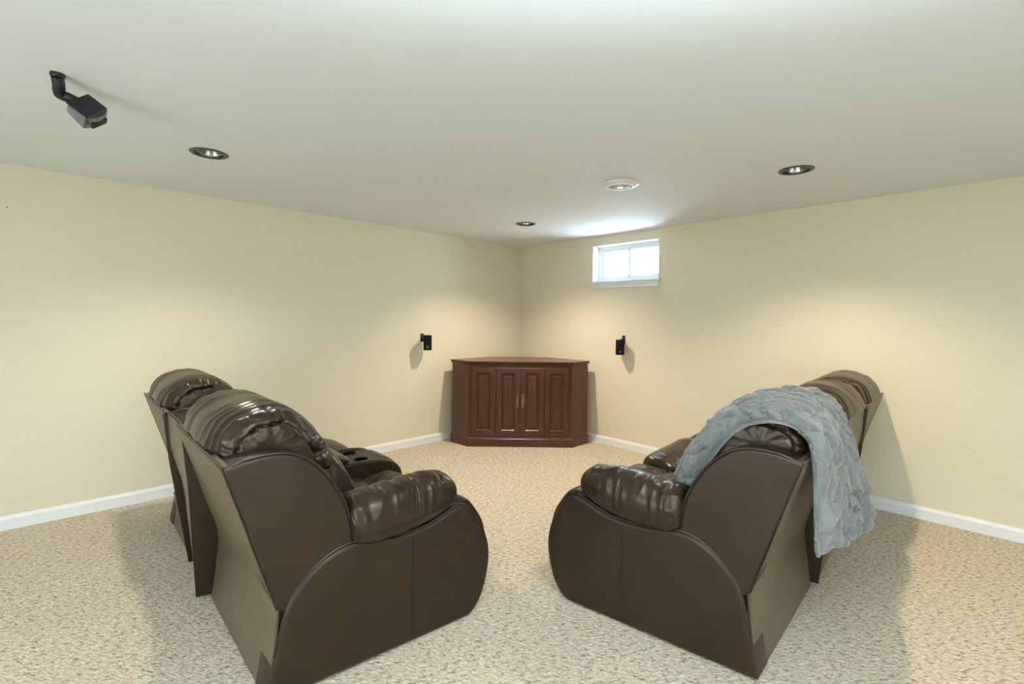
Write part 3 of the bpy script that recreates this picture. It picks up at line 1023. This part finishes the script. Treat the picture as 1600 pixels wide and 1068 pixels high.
def console(sf, t0, t1):
    body = sf.slab('console_body', [(-0.55, 0.03), (-0.55, 0.03), (-0.55, 0.50), (-0.55, 0.50), (-0.50, 0.535), (-0.36, 0.525), (-0.30, 0.45), (0.0, 0.43), (0.09, 0.42), (0.15, 0.38), (0.17, 0.25), (0.14, 0.03), (0.14, 0.03)], t0 + 0.012, t1 - 0.012, 0.01, 'leather')
    # top with two round openings
    cups = [(-0.045, t0 + 0.105, 0.042), (-0.045, t1 - 0.105, 0.042)]
    s0, s1 = -0.40, 0.10
    outer = [(s0, t0 + 0.035), (s0, t1 - 0.035), (s1, t1 - 0.035), (s1, t0 + 0.035)]
    vo2, fs2 = plate_with_holes(outer, cups, 28)
    bm_ = bmesh.new()
    def zt(s):
        return 0.519 - 0.05 * (s + 0.1) ** 2 - (0.08 * max(0, s) ** 1.2)
    vv2 = [bm_.verts.new(sf.W(p_[0], p_[1], zt(p_[0]))) for p_ in vo2]
    for f in fs2:
        bm_.faces.new([vv2[i] for i in f])
    link('console_top', bm_, 'leather', body, smooth=False)
    for (s_, t_c, r_) in cups:
        bm_ = bmesh.new()
        add_lathe(bm_, [(r_ + 0.006, 0.000), (r_ + 0.004, 0.004), (r_ - 0.001, 0.002), (r_ - 0.002, -0.07), (0.001, -0.072)], 28, T=lambda c_: sf.W(s_, t_c, zt(s_)) + c_)
        link('cup_holder', bm_, 'cup', body)
    # padded side rolls and front roll
    for (a_, b_) in ((t0, t0 + 0.045), (t1 - 0.045, t1)):
        sf.slab('console_side', [(-0.50, 0.42), (-0.50, 0.52), (-0.40, 0.530), (-0.10, 0.534), (0.03, 0.528), (0.10, 0.512), (0.15, 0.475), (0.178, 0.42), (0.185, 0.33), (0.17, 0.16), (0.14, 0.04), (0.0, 0.04), (-0.3, 0.1)], a_, b_, 0.018, 'leather_soft', parent=body)
    sf.cushion('console_front', [(0.04, 0.50), (0.09, 0.518), (0.135, 0.505), (0.165, 0.47), (0.180, 0.40), (0.178, 0.30), (0.15, 0.26), (0.10, 0.3), (0.06, 0.42)], t0 + 0.02, t1 - 0.02, 'leather_soft', (0.12, 0.42), endk=0.75, stripe=0.003, sfreq=10, gather=0.006, lump=0.003, nt_=30, npf=50, parent=body)
    # padded lid of the storage box
    sf.cushion('console_lid', [(-0.52, 0.56), (-0.42, 0.615), (-0.30, 0.608), (-0.20, 0.585), (-0.150, 0.560), (-0.145, 0.535), (-0.20, 0.525), (-0.40, 0.525), (-0.52, 0.53)], t0 + 0.012, t1 - 0.012, 'leather_soft', (-0.33, 0.545), endk=0.86, stripe=0.002, sfreq=6, gather=0.001, lump=0.004, power=8, nt_=34, npf=70, parent=body)


# left sofa: seat, console, seat
A = Sofa((-0.185, 2.225, 0), math.radians(38.7), math.radians(133.5), 2.15,
         'dark brown leather loveseat on the left with a cup-holder console between two seats', 'reclining_loveseat', 1.3)
A.arm_side(True)
A.arm_side(False)
A.back_block(0.006, 0.905, 'end')
A.back_block(0.905, 1.325, 'mid')
A.back_block(1.325, 2.144, 'end')
A.head(0.125, 0.90)
A.head(1.35, 2.10)
A.lumbar(0.19, 0.90)
A.lumbar(1.34, 1.96)
A.seat(0.185, 0.915)
A.seat(1.315, 1.965)
A.frame(0.17, 1.98)
console(A, 0.925, 1.305)

# right sofa: three seats
B = Sofa((0.285, 2.360, 0), math.radians(142.0), math.radians(46.5), 2.50,
         'dark brown leather three-seat reclining sofa on the right under a grey blanket', 'reclining_sofa', 5.1)
B.arm_side(True)
B.arm_side(False)
B.back_block(0.006, 0.935, 'end')
B.back_block(0.935, 1.69, 'mid', -0.885, -0.86)
B.back_block(1.69, 2.494, 'end')
B.head(0.125, 0.91)
B.head(0.955, 1.665)
B.head(1.70, 2.45)
B.lumbar(0.19, 0.92)
B.lumbar(0.94, 1.68)
B.lumbar(1.70, 2.31)
B.seat(0.185, 0.925, 0.02)
B.seat(0.94, 1.68, 0.055)
B.seat(1.695, 2.315, 0.05)
B.frame(0.17, 2.33)

# ------------------------------------------------------------------ blanket over the near end of the right sofa
path = [(-0.36, 0.500), (-0.385, 0.512), (-0.415, 0.57), (-0.45, 0.66), (-0.505, 0.77), (-0.57, 0.88), (-0.635, 0.958), (-0.70, 1.016), (-0.77, 1.052), (-0.84, 1.062), (-0.92, 1.044),
        (-0.985, 0.998), (-1.022, 0.938), (-1.032, 0.86), (-1.035, 0.75), (-1.035, 0.64), (-1.035, 0.57), (-1.035, 0.505)]
# near edge of the cloth: it drops over the rounded end of the headrest
edge_ = [(-0.475, 0.515), (-0.500, 0.545), (-0.530, 0.590), (-0.565, 0.648), (-0.605, 0.735), (-0.665, 0.838), (-0.725, 0.918), (-0.780, 0.965), (-0.830, 0.985), (-0.880, 0.995), (-0.935, 0.990),
         (-0.985, 0.965), (-1.015, 0.925), (-1.024, 0.86), (-1.026, 0.75), (-1.026, 0.64), (-1.026, 0.57), (-1.026, 0.505)]
NU, NV = 340, 170
def dense(p_, n__):
    q__ = smooth(p_, 20, False)
    return [q__[min(len(q__) - 1, round(i * (len(q__) - 1) / n__))] for i in range(n__ + 1)]
pp = dense(path, NU)
pe = dense(edge_, NU)
nearT = [(0, 0.20), (0.12, 0.17), (0.25, 0.13), (0.40, 0.115), (0.55, 0.115), (0.70, 0.11), (0.85, 0.105), (1.0, 0.11)]
farT = [(0, 0.44), (0.10, 0.42), (0.22, 0.42), (0.33, 0.47), (0.45, 0.58), (0.55, 0.66), (0.66, 0.68), (0.80, 0.80), (1.0, 0.95)]


def interp(tab, u):
    for (a_, b_), (c_, d_) in zip(tab[:-1], tab[1:]):
        if u <= c_:
            f = (u - a_) / (c_ - a_)
            f = f * f * (3 - 2 * f)
            return b_ + (d_ - b_) * f
    return tab[-1][1]


bm = bmesh.new()
rows = []
BLO = B.W(-1.0, 0.5, 0.0) + B.O
NW = 0.17
base = []
for i in range(NU + 1):
    u = i / NU
    row = []
    a_, b_ = interp(nearT, u), interp(farT, u)
    for j in range(NV + 1):
        v_ = j / NV
        wave = 0.010 * math.sin(u * 31 + 1) + 0.012 * fbm(u * 9, v_ * 1.5, 4.1)
        nw = min(0.5, NW / (b_ - a_))
        if v_ < nw:
            g_ = v_ / nw
            t = a_ + (NW if nw < 0.5 else (b_ - a_) * 0.5) * (1 - math.cos(g_ * PI / 2)) * 1.0
            wgt = math.sin(g_ * PI / 2)
        else:
            t = a_ + (b_ - a_) * v_
            wgt = 1.0
        t += wave * (0.5 + v_ * 1.2)
        s2 = pe[i][0] + (pp[i][0] - pe[i][0]) * wgt
        z2 = pe[i][1] + (pp[i][1] - pe[i][1]) * wgt
        # the far side of the headrest is a little higher in the middle
        if u > 0.72:
            h_ = (u - 0.72) / 0.28
            fold = math.sin(v_ * 17 + 0.6 + 2 * fbm(v_ * 3, 0.3, 0)) * 0.014 * h_
            s2 -= max(-0.003, fold) + 0.075 * h_ * v_
            z2 += h_ * (0.03 * fbm(v_ * 5, 7.7, 0) + (0.0 - 0.075 * v_) * h_)
        if u < 0.22:
            h_ = (0.22 - u) / 0.22
            nx2 = math.sin(v_ * 10) * 0.014 * h_
            s2 += nx2; z2 += nx2 * 0.5
        row.append(Vector((s2, t, z2)))
    base.append(row)
for i in range(NU + 1):
    u = i / NU
    row = []
    for j in range(NV + 1):
        v_ = j / NV
        p_ = base[i][j]
        du = base[min(NU, i + 1)][j] - base[max(0, i - 1)][j]
        dv = base[i][min(NV, j + 1)] - base[i][max(0, j - 1)]
        n_ = du.cross(dv).normalized()
        ref = Vector((p_.x + 0.78, -0.25 if v_ < 0.25 else 0.0, p_.z - 0.80))
        if u > 0.72: ref = Vector((-1, 0, 0))
        if n_.dot(ref) < 0: n_ = -n_
        ul = u * 1.75
        pv = Vector((ul * 8.0 + 0.8 * fbm(u * 9, v_ * 6, 0), (v_ * 0.62) * 15.5 + 0.7 * fbm(u * 7, v_ * 6, 3), 0.0))
        dist, _pts = noise.voronoi(pv, distance_metric='DISTANCE', exponent=2.5)
        cell = min(1.0, (dist[1] - dist[0]) / 0.42)
        puff = 0.032 * (cell ** 0.55) - 0.008
        rib = 0.0035 * math.sin(v_ * 190) * max(0, min(1, (fbm(u * 7, v_ * 6, 9) - 0.02) * 12)) + 0.0035 * fbm(u * 60, v_ * 30, 1.1, 2)
        h = puff + rib + 0.010 * fbm(u * 6, v_ * 3, 2.2, 2) + 0.006
        edge = min(1, min(v_, 1 - v_) / 0.03, min(u, 1 - u) / 0.012)
        h *= 0.35 + 0.65 * edge
        lip = 0.055 + 0.06 * max(0, min(1, (u - 0.70) / 0.12)) * (0.8 + 0.4 * fbm(u * 12, 1, 1))
        st2 = max(0.0, min(1.0, (v_ - lip) / 0.02))
        h = h * st2 - 0.008 * (1 - st2)
        q_ = p_ + n_ * h
        row.append(bm.verts.new(B.W(q_.x, q_.y, q_.z) + B.O - BLO))
    rows.append(row)
for i in range(NU):
    for j in range(NV):
        bm.faces.new((rows[i][j], rows[i][j + 1], rows[i + 1][j + 1], rows[i + 1][j]))
bl = link('throw_blanket', bm, 'plush', None, loc=BLO, angle=180)
bl['label'] = 'grey sculpted plush throw blanket draped over the right sofa'
bl['category'] = 'blanket'
so = bl.modifiers.new('thickness', 'SOLIDIFY')
so.thickness = 0.016
so.offset = 0.0
